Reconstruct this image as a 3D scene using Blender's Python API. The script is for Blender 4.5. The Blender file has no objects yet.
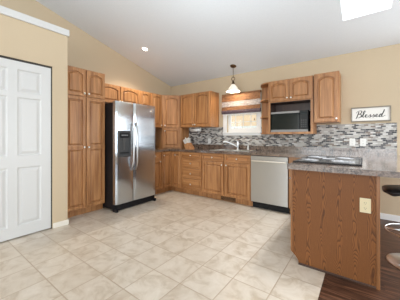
import bpy, math, random
from mathutils import Vector
PI = math.pi
random.seed(7)
SC = bpy.context.scene
COL = SC.collection

# ---------------------------------------------------------------- camera
F_PX, YAW, HOR = 220.4, math.radians(36.6), 137.3
cam = bpy.data.cameras.new('camera')
cam.sensor_fit = 'HORIZONTAL'; cam.sensor_width = 36.0
cam.lens = F_PX / 400 * 36.0
cam.shift_y = -(150 - HOR) / 400
cam.clip_start = 0.05; cam.clip_end = 200
co = bpy.data.objects.new('camera', cam); COL.objects.link(co)
co.location = (0, 0, 1.18); co.rotation_euler = (PI / 2, 0, YAW)
SC.camera = co

# ---------------------------------------------------------------- world, lights, exposure
SC.view_settings.view_transform = 'Standard'
SC.view_settings.look = 'None'
SC.view_settings.gamma = 1.0
SC.view_settings.use_curve_mapping = False
SC.view_settings.exposure = 0.03
w = bpy.data.worlds.new('sky'); SC.world = w; w.use_nodes = True
bg = w.node_tree.nodes['Background']
bg.inputs[0].default_value = (0.93, 0.97, 1.0, 1); bg.inputs[1].default_value = 2.0

def area(name, loc, rot, sx, sy, power, col=(1, 1, 1), spread=180):
    l = bpy.data.lights.new(name, 'AREA'); l.shape = 'RECTANGLE'
    l.size = sx; l.size_y = sy; l.energy = power; l.color = col
    l.spread = math.radians(spread)
    o = bpy.data.objects.new(name, l); COL.objects.link(o)
    o.location = loc; o.rotation_euler = rot
    return o
# daylight through the windows of the great room behind the camera and the patio doors on the east side
area('south_window_daylight', (0.6, -6.8, 1.45), (PI / 2, 0, 0), 7.5, 1.9, 275, (0.90, 0.965, 1.0))
area('patio_door_daylight', (4.85, 1.9, 1.38), (PI / 2, 0, PI / 2), 3.4, 1.9, 140, (0.88, 0.955, 1))
area('dining_fill_light', (1.70, 4.15, 1.30), (PI / 2, 0, PI), 1.9, 1.25, 55, (0.93, 0.975, 1))  # unseen lamp added on the dining side for the bright fridge band
area('ceiling_bounce', (0.6, -1.2, 1.9), (PI, 0, 0), 3.0, 3.0, 65, (0.86, 0.95, 1))  # unseen upward lamp added to brighten the ceiling, no real fixture
area('ceiling_bounce_kitchen', (-1.3, 1.6, 1.9), (PI, 0, 0), 1.2, 1.2, 10, (0.86, 0.95, 1))  # second added upward fill lamp, for the kitchen ceiling

area('skylight_daylight', (0.022, 2.968, 2.99), (0, 0, 0), 0.44, 0.76, 22, (0.93, 0.97, 1), 75)

# ---------------------------------------------------------------- node helper
class NT:
    def __init__(s, name):
        s.m = bpy.data.materials.new(name); s.m.use_nodes = True
        s.t = s.m.node_tree; s.b = s.t.nodes['Principled BSDF']
    def n(s, typ, **kw):
        nd = s.t.nodes.new(typ)
        for k, v in kw.items():
            if k.startswith('i_'):
                key = k[2:]; key = int(key) if key.isdigit() else key.replace('_', ' ')
                s.put(nd.inputs[key], v)
            else: setattr(nd, k, v)
        return nd
    def put(s, inp, v):
        if isinstance(v, bpy.types.NodeSocket): s.t.links.new(v, inp)
        else: inp.default_value = v
    def math(s, op, a, b=0.0, c=0.0):
        nd = s.t.nodes.new('ShaderNodeMath'); nd.operation = op
        s.put(nd.inputs[0], a); s.put(nd.inputs[1], b); s.put(nd.inputs[2], c)
        return nd.outputs[0]
    def coords(s, scale=(1, 1, 1), rnd=False):
        tc = s.n('ShaderNodeTexCoord'); mp = s.n('ShaderNodeMapping')
        s.t.links.new(tc.outputs['Object'], mp.inputs[0]); mp.inputs['Scale'].default_value = scale
        if rnd:
            oi = s.n('ShaderNodeObjectInfo')
            cb = s.n('ShaderNodeCombineXYZ')
            for i, k in enumerate((37.0, 11.0, 5.0)):
                s.put(cb.inputs[i], s.math('MULTIPLY', oi.outputs['Random'], k))
            s.t.links.new(cb.outputs[0], mp.inputs['Location'])
        return mp.outputs[0]
    def noise(s, vec, scale=1.0, detail=3.0, rough=0.5, dist=0.0):
        nd = s.n('ShaderNodeTexNoise')
        s.put(nd.inputs['Vector'], vec)
        nd.inputs['Scale'].default_value = scale; nd.inputs['Detail'].default_value = detail
        nd.inputs['Roughness'].default_value = rough; nd.inputs['Distortion'].default_value = dist
        return nd.outputs[0]
    def ramp(s, fac, stops, interp='LINEAR'):
        nd = s.n('ShaderNodeValToRGB'); s.put(nd.inputs[0], fac)
        cr = nd.color_ramp; cr.interpolation = interp
        while len(cr.elements) < len(stops): cr.elements.new(0.5)
        for e, (p, c) in zip(cr.elements, stops):
            e.position = p; e.color = (*c, 1)
        return nd.outputs[0]
    def mix(s, fac, a, b, mode='MIX'):
        nd = s.n('ShaderNodeMix', data_type='RGBA', blend_type=mode)
        s.put(nd.inputs[0], fac)
        for i, v in ((6, a), (7, b)):
            s.put(nd.inputs[i], v if isinstance(v, bpy.types.NodeSocket) else (*v, 1))
        return nd.outputs[2]
    def bump(s, h, strength=0.2, dist=0.005):
        nd = s.n('ShaderNodeBump'); nd.inputs['Strength'].default_value = strength
        nd.inputs['Distance'].default_value = dist; s.put(nd.inputs['Height'], h)
        s.t.links.new(nd.outputs[0], s.b.inputs['Normal'])
    def fin(s, col=None, rough=0.5, metal=0.0, spec=None):
        if col is not None: s.put(s.b.inputs['Base Color'], col if isinstance(col, bpy.types.NodeSocket) else (*col, 1))
        s.put(s.b.inputs['Roughness'], rough); s.b.inputs['Metallic'].default_value = metal
        if spec is not None: s.b.inputs['Specular IOR Level'].default_value = spec
        return s.m

def m_wood(name, lo, hi, axis='z', rough=0.38):
    t = NT(name)
    sc = {'z': (22, 22, 1.3), 'x': (1.3, 22, 22), 'y': (22, 1.3, 22)}[axis]
    sf = {'z': (150, 150, 5), 'x': (5, 150, 150), 'y': (150, 5, 150)}[axis]
    v = t.coords(sc, True); f = t.coords(sf, True)
    a = t.noise(v, 1.0, 4, 0.55, 0.6); b = t.noise(f, 1.0, 2, 0.5)
    c = t.ramp(a, [(0.32, lo), (0.68, hi)])
    c = t.mix(t.math('MULTIPLY', t.math('SUBTRACT', b, 0.35), 0.55), c, tuple(x * 0.55 for x in lo))
    t.bump(b, 0.12, 0.001)
    return t.fin(c, rough)

def m_paint(name, col, rough=0.6, grain=0.02, scale=60, bump=0.1):
    t = NT(name); v = t.coords()
    a = t.noise(v, scale, 3)
    c = t.mix(a, tuple(x * (1 - grain) for x in col), tuple(min(1, x * (1 + grain)) for x in col))
    if bump: t.bump(a, bump, 0.002)
    return t.fin(c, rough)

def m_steel(name, col, rough=0.19, aniso=1.0, tan=(1, 0, 0)):
    t = NT(name); a = t.noise(t.coords((1, 1, 400)), 1.0, 2)
    t.fin(t.mix(a, tuple(x * 0.95 for x in col), col), rough, 1.0)
    vt = t.n('ShaderNodeVectorTransform', vector_type='VECTOR', convert_from='OBJECT', convert_to='WORLD')
    vt.inputs[0].default_value = tan
    t.put(t.b.inputs['Tangent'], vt.outputs[0]); t.b.inputs['Anisotropic'].default_value = aniso
    return t.m
def m_metal(name, col, rough=0.25, axis='x', brushed=True):
    t = NT(name)
    if brushed:
        v = t.coords({'x': (1, 1, 400), 'z': (400, 400, 1)}[axis])
        a = t.noise(v, 1.0, 2)
        r = t.math('MULTIPLY_ADD', a, 0.12, rough - 0.06)
        c = t.mix(a, tuple(x * 0.94 for x in col), col)
        return t.fin(c, r, 1.0)
    v = t.coords(); a = t.noise(v, 30, 2)
    return t.fin(t.mix(a, tuple(x * 0.95 for x in col), col), rough, 1.0)

M = {}
M['oak'] = m_wood('honey_oak', (0.285, 0.118, 0.040), (0.54, 0.265, 0.106))
M['oak_h'] = m_wood('honey_oak_horizontal', (0.285, 0.118, 0.040), (0.54, 0.265, 0.106), 'x')
M['oak_trim'] = m_wood('brown_oak_trim', (0.18, 0.070, 0.022), (0.34, 0.145, 0.050))
M['shoe'] = m_wood('dark_shoe_molding', (0.045, 0.022, 0.014), (0.10, 0.05, 0.03), 'x')
M['oak_in'] = m_wood('oak_shadow_interior', (0.20, 0.09, 0.035), (0.27, 0.13, 0.055))
M['wall'] = m_paint('beige_wall_paint', (0.575, 0.463, 0.32), 0.7, 0.02, 90)
M['ceil'] = m_paint('ceiling_texture', (0.78, 0.82, 0.865), 0.8, 0.03, 45, 0.35)
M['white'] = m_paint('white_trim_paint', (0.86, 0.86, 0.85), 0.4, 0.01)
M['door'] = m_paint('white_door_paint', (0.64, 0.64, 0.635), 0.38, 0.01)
M['cream'] = m_paint('cream_baseboard', (0.78, 0.74, 0.66), 0.5, 0.01)
M['steel'] = m_steel('brushed_stainless', (0.55, 0.60, 0.66))
M['steel_dw'] = m_steel('brushed_stainless_dishwasher', (0.54, 0.56, 0.585), 0.30, 0.95, (0, 0, 1))
M['chrome'] = m_metal('chrome', (0.84, 0.87, 0.90), 0.28, brushed=False)
M['nickel'] = m_metal('satin_nickel', (0.82, 0.80, 0.76), 0.28, brushed=False)
M['bronze'] = m_metal('aged_bronze', (0.14, 0.085, 0.05), 0.38, brushed=False)
M['black'] = m_paint('black_plastic', (0.009, 0.009, 0.011), 0.5, 0.1)
M['black'].node_tree.nodes['Principled BSDF'].inputs['Specular IOR Level'].default_value = 0.25
M['silver'] = m_paint('silver_grey_trim', (0.30, 0.29, 0.28), 0.4, 0.03)
M['dark'] = m_paint('dark_grey_plastic', (0.045, 0.047, 0.05), 0.45, 0.1)
M['panelblack'] = m_paint('matte_black_panel', (0.012, 0.013, 0.013), 0.6, 0.1)
M['keys'] = m_paint('dark_keypad', (0.07, 0.07, 0.07), 0.6, 0.1)
M['grey'] = m_paint('grey_plastic', (0.28, 0.28, 0.29), 0.35, 0.03)
M['leather'] = m_paint('black_leatherette', (0.02, 0.021, 0.024), 0.3, 0.15, 120, 0.2)
M['ivory'] = m_paint('ivory_plastic', (0.72, 0.62, 0.40), 0.4, 0.01)
M['plate'] = m_paint('white_plastic_plate', (0.75, 0.74, 0.71), 0.4, 0.01)
M['slot'] = m_paint('outlet_slot', (0.1, 0.08, 0.06), 0.5, 0.01)
M['paper'] = m_paint('white_paper', (0.85, 0.84, 0.82), 0.8, 0.03, 200)
M['lining'] = m_wood('dark_niche_lining', (0.045, 0.02, 0.014), (0.075, 0.035, 0.024))
M['signwood'] = m_wood('weathered_grey_wood', (0.22, 0.19, 0.15), (0.36, 0.32, 0.26), 'x', 0.6)
M['signface'] = m_paint('white_sign_face', (0.84, 0.82, 0.78), 0.6, 0.03)
M['ink'] = m_paint('black_lettering', (0.015, 0.015, 0.015), 0.6, 0.05)
M['blockwood'] = m_wood('knife_block_wood', (0.38, 0.16, 0.06), (0.55, 0.28, 0.13))
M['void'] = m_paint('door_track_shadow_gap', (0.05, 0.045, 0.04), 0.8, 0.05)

def m_veneer():
    t = NT('dark_oak_veneer_panel')
    tc = t.n('ShaderNodeTexCoord'); sp = t.n('ShaderNodeSeparateXYZ'); t.put(sp.inputs[0], tc.outputs['Object'])
    x, z = sp.outputs[0], sp.outputs[2]
    W = 0.115
    k = t.math('FLOOR', t.math('DIVIDE', x, W))
    fx = t.math('SUBTRACT', t.math('DIVIDE', x, W), t.math('ADD', k, 0.5))     # -0.5..0.5 across a leaf
    cb = t.n('ShaderNodeCombineXYZ')
    t.put(cb.inputs[0], t.math('MULTIPLY', x, 9.0)); t.put(cb.inputs[1], t.math('MULTIPLY', k, 13.7)); t.put(cb.inputs[2], t.math('MULTIPLY', z, 2.4))
    nz = t.noise(cb.outputs[0], 1.0, 2, 0.5)
    arch = t.math('MULTIPLY', t.math('MULTIPLY', fx, fx), 7.0)                   # cathedral: parabolas up the leaf
    ph = t.math('ADD', t.math('ADD', arch, t.math('MULTIPLY', z, 1.5)), t.math('MULTIPLY', nz, 3.4))
    rings = t.math('FRACT', t.math('MULTIPLY', ph, 5.0))
    line = t.ramp(rings, [(0.0, (0.0, 0.0, 0.0)), (0.35, (0.7, 0.7, 0.7)), (0.8, (1, 1, 1)), (1.0, (0.05, 0.05, 0.05))])
    fine = t.noise(t.coords((230, 230, 7)), 1.0, 2)
    big = t.noise(t.coords((16, 16, 0.7)), 1.0, 2)
    c = t.mix(line, (0.060, 0.020, 0.007), (0.30, 0.115, 0.031))
    c = t.mix(t.math('MULTIPLY', t.math('SUBTRACT', fine, 0.35), 0.8), c, (0.09, 0.035, 0.015))
    c = t.mix(t.math('MULTIPLY', big, 0.45), c, (0.19, 0.070, 0.024))
    return t.fin(c, 0.5, 0, 0.3)
M['veneer'] = m_veneer()

def m_tile():
    t = NT('beige_ceramic_floor_tile'); T = 0.311; g = 0.004
    tc = t.n('ShaderNodeTexCoord'); sp = t.n('ShaderNodeSeparateXYZ'); t.put(sp.inputs[0], tc.outputs['Object'])
    u = t.math('DIVIDE', t.math('ADD', sp.outputs[0], 0.568 + T * 40), T)
    v = t.math('DIVIDE', t.math('ADD', sp.outputs[1], -0.71 + T * 40), T)
    fu, fv = t.math('FRACT', u), t.math('FRACT', v)
    du = t.math('SUBTRACT', 0.5, t.math('ABSOLUTE', t.math('SUBTRACT', fu, 0.5)))
    dv = t.math('SUBTRACT', 0.5, t.math('ABSOLUTE', t.math('SUBTRACT', fv, 0.5)))
    d = t.math('MINIMUM', du, dv)
    mask = t.n('ShaderNodeMapRange'); t.put(mask.inputs[0], d); mask.inputs[1].default_value = g / T * 0.6; mask.inputs[2].default_value = g / T * 1.4
    cb = t.n('ShaderNodeCombineXYZ'); t.put(cb.inputs[0], t.math('FLOOR', u)); t.put(cb.inputs[1], t.math('FLOOR', v))
    wn = t.n('ShaderNodeTexWhiteNoise', noise_dimensions='3D'); t.put(wn.inputs['Vector'], cb.outputs[0])
    # mottling offset per tile
    ad = t.n('ShaderNodeVectorMath', operation='MULTIPLY_ADD'); t.put(ad.inputs[0], wn.outputs['Color']); ad.inputs[1].default_value = (9, 9, 9); t.put(ad.inputs[2], tc.outputs['Object'])
    n1 = t.noise(ad.outputs[0], 7, 5, 0.6, 0.8); n2 = t.noise(ad.outputs[0], 40, 3)
    c = t.ramp(n1, [(0.32, (0.50, 0.41, 0.31)), (0.5, (0.66, 0.585, 0.495)), (0.72, (0.74, 0.675, 0.59))])
    c = t.mix(t.math('MULTIPLY', n2, 0.22), c, (0.46, 0.37, 0.28))
    c = t.mix(t.math('MULTIPLY', wn.outputs['Value'], 0.22), c, (0.48, 0.385, 0.28))
    c = t.mix(mask.outputs[0], (0.46, 0.355, 0.255), c)
    t.bump(mask.outputs[0], 0.5, 0.003)
    r = t.math('MULTIPLY_ADD', n1, 0.15, 0.25)
    return t.fin(c, r)
M['tile'] = m_tile()

def m_planks():
    t = NT('dark_wood_plank_floor'); W, L = 0.085, 0.95
    tc = t.n('ShaderNodeTexCoord'); sp = t.n('ShaderNodeSeparateXYZ'); t.put(sp.inputs[0], tc.outputs['Object'])
    v = t.math('DIVIDE', sp.outputs[1], W); row = t.math('FLOOR', v)
    wr = t.n('ShaderNodeTexWhiteNoise', noise_dimensions='1D'); t.put(wr.inputs['W'], row)
    u = t.math('ADD', t.math('DIVIDE', sp.outputs[0], L), t.math('MULTIPLY', wr.outputs['Value'], 3.0)); cell = t.math('FLOOR', u)
    cb = t.n('ShaderNodeCombineXYZ'); t.put(cb.inputs[0], cell); t.put(cb.inputs[1], row)
    wn = t.n('ShaderNodeTexWhiteNoise', noise_dimensions='3D'); t.put(wn.inputs['Vector'], cb.outputs[0])
    ad = t.n('ShaderNodeVectorMath', operation='MULTIPLY_ADD'); t.put(ad.inputs[0], wn.outputs['Color']); ad.inputs[1].default_value = (9, 9, 9); t.put(ad.inputs[2], tc.outputs['Object'])
    mp = t.n('ShaderNodeMapping'); t.put(mp.inputs[0], ad.outputs[0]); mp.inputs['Scale'].default_value = (3.5, 38, 1)
    g = t.noise(mp.outputs[0], 1, 4, 0.6, 0.8)
    c = t.ramp(g, [(0.32, (0.014, 0.006, 0.004)), (0.5, (0.075, 0.032, 0.018)), (0.68, (0.22, 0.10, 0.058))])
    c = t.mix(t.math('MULTIPLY', wn.outputs['Value'], 0.5), c, (0.06, 0.028, 0.018))
    fv = t.math('FRACT', v); fu = t.math('FRACT', u)
    dv = t.math('SUBTRACT', 0.5, t.math('ABSOLUTE', t.math('SUBTRACT', fv, 0.5)))
    gap = t.math('GREATER_THAN', dv, 0.02)
    c = t.mix(gap, (0.012, 0.007, 0.005), c)
    t.bump(g, 0.2, 0.002)
    return t.fin(c, 0.35, 0, 0.3)
M['planks'] = m_planks()

def m_granite():
    t = NT('speckled_laminate_counter'); v = t.coords()
    n1 = t.noise(v, 15, 4, 0.7, 0.4); n2 = t.noise(v, 60, 3, 0.6)
    vo = t.n('ShaderNodeTexVoronoi'); t.put(vo.inputs['Vector'], v); vo.inputs['Scale'].default_value = 95
    c = t.ramp(n1, [(0.32, (0.014, 0.010, 0.008)), (0.46, (0.06, 0.034, 0.024)), (0.56, (0.18, 0.125, 0.095)), (0.70, (0.065, 0.038, 0.028))])
    c = t.mix(t.ramp(n2, [(0.45, (0, 0, 0)), (0.62, (0.5, 0.5, 0.5))]), c, (0.30, 0.22, 0.17))
    c = t.mix(t.ramp(vo.outputs['Distance'], [(0.15, (0.75, 0.75, 0.75)), (0.32, (0, 0, 0))]), c, (0.05, 0.035, 0.03))
    t.b.inputs['Coat Weight'].default_value = 1.0; t.b.inputs['Coat Roughness'].default_value = 0.12; t.b.inputs['Coat IOR'].default_value = 1.5
    return t.fin(c, 0.25, 0, 0.5)
M['granite'] = m_granite()

def m_mosaic(name, along):
    t = NT(name); W, H = 0.058, 0.0225
    tc = t.n('ShaderNodeTexCoord'); sp = t.n('ShaderNodeSeparateXYZ'); t.put(sp.inputs[0], tc.outputs['Object'])
    v = t.math('DIVIDE', sp.outputs[2], H); row = t.math('FLOOR', v)
    wr = t.n('ShaderNodeTexWhiteNoise', noise_dimensions='1D'); t.put(wr.inputs['W'], row)
    u = t.math('ADD', t.math('DIVIDE', sp.outputs[along], W), t.math('ADD', t.math('MULTIPLY', row, 0.5), t.math('MULTIPLY', wr.outputs['Value'], 0.3))); cell = t.math('FLOOR', u)
    cb = t.n('ShaderNodeCombineXYZ'); t.put(cb.inputs[0], cell); t.put(cb.inputs[1], row)
    wn = t.n('ShaderNodeTexWhiteNoise', noise_dimensions='3D'); t.put(wn.inputs['Vector'], cb.outputs[0])
    c = t.ramp(wn.outputs['Value'], [(0.0, (0.022, 0.022, 0.028)), (0.22, (0.09, 0.085, 0.09)), (0.32, (0.33, 0.31, 0.29)),
        (0.54, (0.47, 0.45, 0.42)), (0.78, (0.20, 0.15, 0.12)), (0.87, (0.58, 0.57, 0.55))], 'CONSTANT')
    fu, fv = t.math('FRACT', u), t.math('FRACT', v)
    du = t.math('SUBTRACT', 0.5, t.math('ABSOLUTE', t.math('SUBTRACT', fu, 0.5)))
    dv = t.math('SUBTRACT', 0.5, t.math('ABSOLUTE', t.math('SUBTRACT', fv, 0.5)))
    m = t.math('MULTIPLY', t.math('GREATER_THAN', du, 0.022), t.math('GREATER_THAN', dv, 0.075))
    c = t.mix(m, (0.50, 0.48, 0.45), c)
    t.bump(m, 0.4, 0.002)
    return t.fin(c, t.math('MULTIPLY_ADD', m, -0.25, 0.6), 0, 0.35)
M['mosaic'] = m_mosaic('glass_mosaic_backsplash', 0)
M['mosaic_l'] = m_mosaic('glass_mosaic_backsplash_side', 1)

def m_emit(name, col, strength, base=(0.9, 0.9, 0.9)):
    t = NT(name); t.fin(base, 0.4); t.b.inputs['Emission Color'].default_value = (*col, 1); t.b.inputs['Emission Strength'].default_value = strength
    return t.m
M['bulb'] = m_emit('lit_bulb', (1, 0.86, 0.66), 8)
M['lens'] = m_emit('lit_downlight_lens', (1, 0.92, 0.8), 9)
def m_shadeglass():
    t = NT('alabaster_glass'); v = t.coords(); a = t.noise(v, 12, 4, 0.6, 1.5)
    t.fin(t.mix(a, (0.86, 0.82, 0.78), (0.95, 0.95, 0.95)), 0.25)
    t.b.inputs['Transmission Weight'].default_value = 0.0
    t.b.inputs['Subsurface Weight'].default_value = 0.0
    tr = t.n('ShaderNodeBsdfTranslucent'); tr.inputs[0].default_value = (1, 0.97, 0.93, 1)
    mx = t.n('ShaderNodeMixShader'); mx.inputs[0].default_value = 0.12
    t.t.links.new(t.b.outputs[0], mx.inputs[1]); t.t.links.new(tr.outputs[0], mx.inputs[2])
    t.t.links.new(mx.outputs[0], t.t.nodes['Material Output'].inputs[0])
    return t.m
M['shadeglass'] = m_shadeglass()
def m_glass(name='window_glass'):
    t = NT(name)
    g = t.n('ShaderNodeBsdfTransparent'); gl = t.n('ShaderNodeBsdfGlossy'); gl.inputs['Roughness'].default_value = 0.02
    mx = t.n('ShaderNodeMixShader'); mx.inputs[0].default_value = 0.04
    t.t.links.new(g.outputs[0], mx.inputs[1]); t.t.links.new(gl.outputs[0], mx.inputs[2])
    t.t.links.new(mx.outputs[0], t.t.nodes['Material Output'].inputs[0])
    return t.m
M['glass'] = m_glass()
def m_blackglass():
    t = NT('black_ceramic_glass'); v = t.coords(); a = t.noise(v, 300, 1)
    return t.fin(t.mix(t.math('GREATER_THAN', a, 0.66), (0.012, 0.013, 0.014), (0.08, 0.08, 0.08)), 0.1)
M['cooktop'] = m_blackglass()
M['mwglass'] = m_paint('microwave_dark_glass', (0.010, 0.014, 0.013), 0.12, 0.1, 60, 0)
M['mwglass'].node_tree.nodes['Principled BSDF'].inputs['Specular IOR Level'].default_value = 0.2
def m_weave(name, lo, hi, sheer=0.0):
    t = NT(name); v = t.coords((6, 6, 170)); a = t.noise(v, 1.0, 3, 0.6)
    b = t.noise(t.coords((28, 28, 60)), 1.0, 3, 0.6)
    c = t.mix(t.ramp(t.math('MULTIPLY_ADD', b, 0.55, t.math('MULTIPLY', a, 0.45)), [(0.35, (0, 0, 0)), (0.62, (1, 1, 1))]), lo, hi); t.bump(a, 0.5, 0.004); t.fin(c, 0.75)
    tr = t.n('ShaderNodeBsdfTranslucent'); t.put(tr.inputs[0], c)
    mx = t.n('ShaderNodeMixShader'); mx.inputs[0].default_value = 0.2 + sheer
    t.t.links.new(t.b.outputs[0], mx.inputs[1]); t.t.links.new(tr.outputs[0], mx.inputs[2])
    t.t.links.new(mx.outputs[0], t.t.nodes['Material Output'].inputs[0])
    return t.m
M['weave_brown'] = m_weave('brown_woven_reed', (0.12, 0.05, 0.022), (0.40, 0.19, 0.085))
M['weave_light'] = m_weave('pale_woven_reed', (0.22, 0.18, 0.18), (0.72, 0.66, 0.64), 0.05)
M['weave_dark'] = m_weave('dark_woven_reed', (0.05, 0.035, 0.05), (0.17, 0.12, 0.15))
M['siding'] = m_paint('tan_siding', (0.72, 0.55, 0.36), 0.8, 0.05, 3)
M['fence'] = m_paint('pale_blue_fence', (0.62, 0.66, 0.64), 0.8, 0.05, 6)
M['grass'] = m_paint('pale_lawn', (0.55, 0.58, 0.50), 0.9, 0.2, 8)

# ---------------------------------------------------------------- mesh helpers
class MB:
    def __init__(s): s.v = []; s.f = []; s.smooth = set()
    def add(s, vs, fs, smooth=False):
        o = len(s.v); s.v += [tuple(v) for v in vs]
        for f in fs:
            if smooth: s.smooth.add(len(s.f))
            s.f.append([i + o for i in f])
        return s
    def box(s, x0, x1, y0, y1, z0, z1):
        if x0 > x1: x0, x1 = x1, x0
        if y0 > y1: y0, y1 = y1, y0
        if z0 > z1: z0, z1 = z1, z0
        return s.add([(x0, y0, z0), (x1, y0, z0), (x1, y1, z0), (x0, y1, z0), (x0, y0, z1), (x1, y0, z1), (x1, y1, z1), (x0, y1, z1)],
              [(0, 3, 2, 1), (4, 5, 6, 7), (0, 1, 5, 4), (1, 2, 6, 5), (2, 3, 7, 6), (3, 0, 4, 7)])
    def loft(s, loops, cap0=True, cap1=True, smooth=False, closed=True):
        n = len(loops[0]); vs = [p for l in loops for p in l]; fs = []
        for k in range(len(loops) - 1):
            for i in range(n if closed else n - 1):
                j = (i + 1) % n; fs.append((k * n + i, k * n + j, (k + 1) * n + j, (k + 1) * n + i))
        o = len(s.v); s.add(vs, fs, smooth)
        if cap0: s.f.append([o + i for i in range(n)][::-1])
        if cap1: s.f.append([o + (len(loops) - 1) * n + i for i in range(n)])
        return s
    def prism(s, pts, z0, z1):          # pts in xy, counter-clockwise
        return s.loft([[(x, y, z0) for x, y in pts], [(x, y, z1) for x, y in pts]])
    def lathe(s, prof, c=(0, 0, 0), n=32, axis='z', caps=True):
        loops = []
        for r, h in prof:
            lp = []
            for i in range(n):
                a = 2 * PI * i / n; p = (r * math.cos(a), r * math.sin(a), h)
                if axis == 'y': p = (p[0], -p[2], p[1])
                if axis == 'x': p = (p[2], p[0], p[1])
                lp.append((p[0] + c[0], p[1] + c[1], p[2] + c[2]))
            loops.append(lp)
        return s.loft(loops, caps, caps, True)
    def tube(s, path, r, n=10, closed=False):
        P = [Vector(p) for p in path]; loops = []; ref = None
        for i, p in enumerate(P):
            if closed: t = (P[(i + 1) % len(P)] - P[i - 1])
            else: t = P[min(i + 1, len(P) - 1)] - P[max(i - 1, 0)]
            t.normalize()
            if ref is None: ref = t.orthogonal().normalized()
            ref = (ref - t * ref.dot(t)).normalized(); b = t.cross(ref)
            rr = r[i] if isinstance(r, (list, tuple)) else r
            loops.append([p + (ref * math.cos(2 * PI * k / n) + b * math.sin(2 * PI * k / n)) * rr for k in range(n)])
        if closed: loops.append(loops[0])
        return s.loft(loops, not closed, not closed, True)
    def build(s, name, mat, parent=None, loc=None, rot=None, bevel=0, sub=0):
        me = bpy.data.meshes.new(name); me.from_pydata(s.v, [], s.f)
        for i in s.smooth: me.polygons[i].use_smooth = True
        me.materials.append(mat)
        import bmesh
        bm = bmesh.new(); bm.from_mesh(me)
        bmesh.ops.recalc_face_normals(bm, faces=bm.faces); bm.to_mesh(me); bm.free()
        o = bpy.data.objects.new(name, me); COL.objects.link(o)
        if parent: o.parent = parent
        if loc: o.location = loc
        if rot: o.rotation_euler = rot
        if bevel:
            b = o.modifiers.new('bevel', 'BEVEL'); b.width = bevel; b.segments = 3; b.limit_method = 'ANGLE'
        if sub:
            b = o.modifiers.new('sub', 'SUBSURF'); b.levels = sub; b.render_levels = sub
        return o

def tag(o, label=None, cat=None, group=None, kind=None):
    if label: o['label'] = label
    if cat: o['category'] = cat
    if group: o['group'] = group
    if kind: o['kind'] = kind
    return o
def thing(name, label, cat, loc=(0, 0, 0), rz=0, group=None):
    o = bpy.data.objects.new(name, None); COL.objects.link(o); o.empty_display_size = 0.1
    o.location = loc; o.rotation_euler = (0, 0, rz); return tag(o, label, cat, group)
def struct(name, mb, mat, label, bevel=0):
    return tag(mb.build(name, mat, bevel=bevel), label, None, None, 'structure')

# ---------------------------------------------------------------- room shell
XL, YB, XR, YS = -4.0, 4.13, 5.0, -7.0
ZB, SL = 2.488, 0.263
def zc(y): return ZB + SL * (YB - y)
YR = 0.0                                             # ridge
TILE_X = -0.268
struct('floor', MB().box(XL - .12, TILE_X, YS, YB + .12, -0.08, 0), M['tile'], 'beige square ceramic tile floor')
struct('floor.001', MB().box(TILE_X, XR + .12, YS, YB + .12, -0.08, 0), M['planks'], 'dark brown wood plank floor')
# back wall with window opening
WX0, WX1, WZ0, WZ1 = -2.345, -1.66, 1.272, 2.04
mb = MB(); T = .14
mb.box(XL, WX0, YB, YB + T, 0, ZB + .02); mb.box(WX1, .75, YB, YB + T, 0, ZB + .02)
mb.box(2.65, XR, YB, YB + T, 0, ZB + .02).box(.75, 2.65, YB, YB + T, 0, .66).box(.75, 2.65, YB, YB + T, 1.94, ZB + .02)  # out-of-view opening added for the dining fill lamp
mb.box(WX0, WX1, YB, YB + T, 0, WZ0); mb.box(WX0, WX1, YB, YB + T, WZ1, ZB + .02)
struct('wall_back', mb, M['wall'], 'beige back wall with the kitchen window')
# left wall (gable shaped)
def gable(x0, x1):
    prof = [(YS, 0), (YB, 0), (YB, zc(YB) + .02), (YR, zc(YR) + .02), (YS, zc(YR) - .15 * (YR - YS))]
    return MB().loft([[(x0, y, z) for y, z in prof], [(x1, y, z) for y, z in prof]])
struct('wall_left', gable(XL - .12, XL), M['wall'], 'beige left wall rising to the vaulted ceiling')
# right wall with patio door opening
mb = MB(); PY0, PY1, PZ1 = 0.15, 3.65, 2.35
mb.box(XR, XR + .12, YS, PY0, 0, 3.2); mb.box(XR, XR + .12, PY1, YB, 0, 2.8); mb.box(XR, XR + .12, PY0, PY1, PZ1, 3.3); mb.box(XR, XR + .12, PY0, PY1, 0, 0.4)
struct('wall_right', mb, M['wall'], 'beige right wall with wide opening')
# ceiling, two slopes, skylight opening
SX0, SX1, SY0, SY1 = -0.215, 0.258, 2.55, 3.385
def slab(mb, x0, x1, ya, yb, zf, th=.12):
    mb.add([(x0, ya, zf(ya)), (x1, ya, zf(ya)), (x1, yb, zf(yb)), (x0, yb, zf(yb)), (x0, ya, zf(ya) + th), (x1, ya, zf(ya) + th), (x1, yb, zf(yb) + th), (x0, yb, zf(yb) + th)],
           [(0, 3, 2, 1), (4, 5, 6, 7), (0, 1, 5, 4), (1, 2, 6, 5), (2, 3, 7, 6), (3, 0, 4, 7)])
mb = MB()
slab(mb, XL - .12, SX0, YR, YB + .14, zc); slab(mb, SX1, XR + .12, YR, YB + .14, zc)
slab(mb, SX0, SX1, YR, SY0, zc); slab(mb, SX0, SX1, SY1, YB + .14, zc)
slab(mb, XL - .12, XR + .12, YS, YR, lambda y: zc(YR) - .15 * (YR - y))
struct('ceiling', mb, M['ceil'], 'white vaulted ceiling with light texture')
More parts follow.
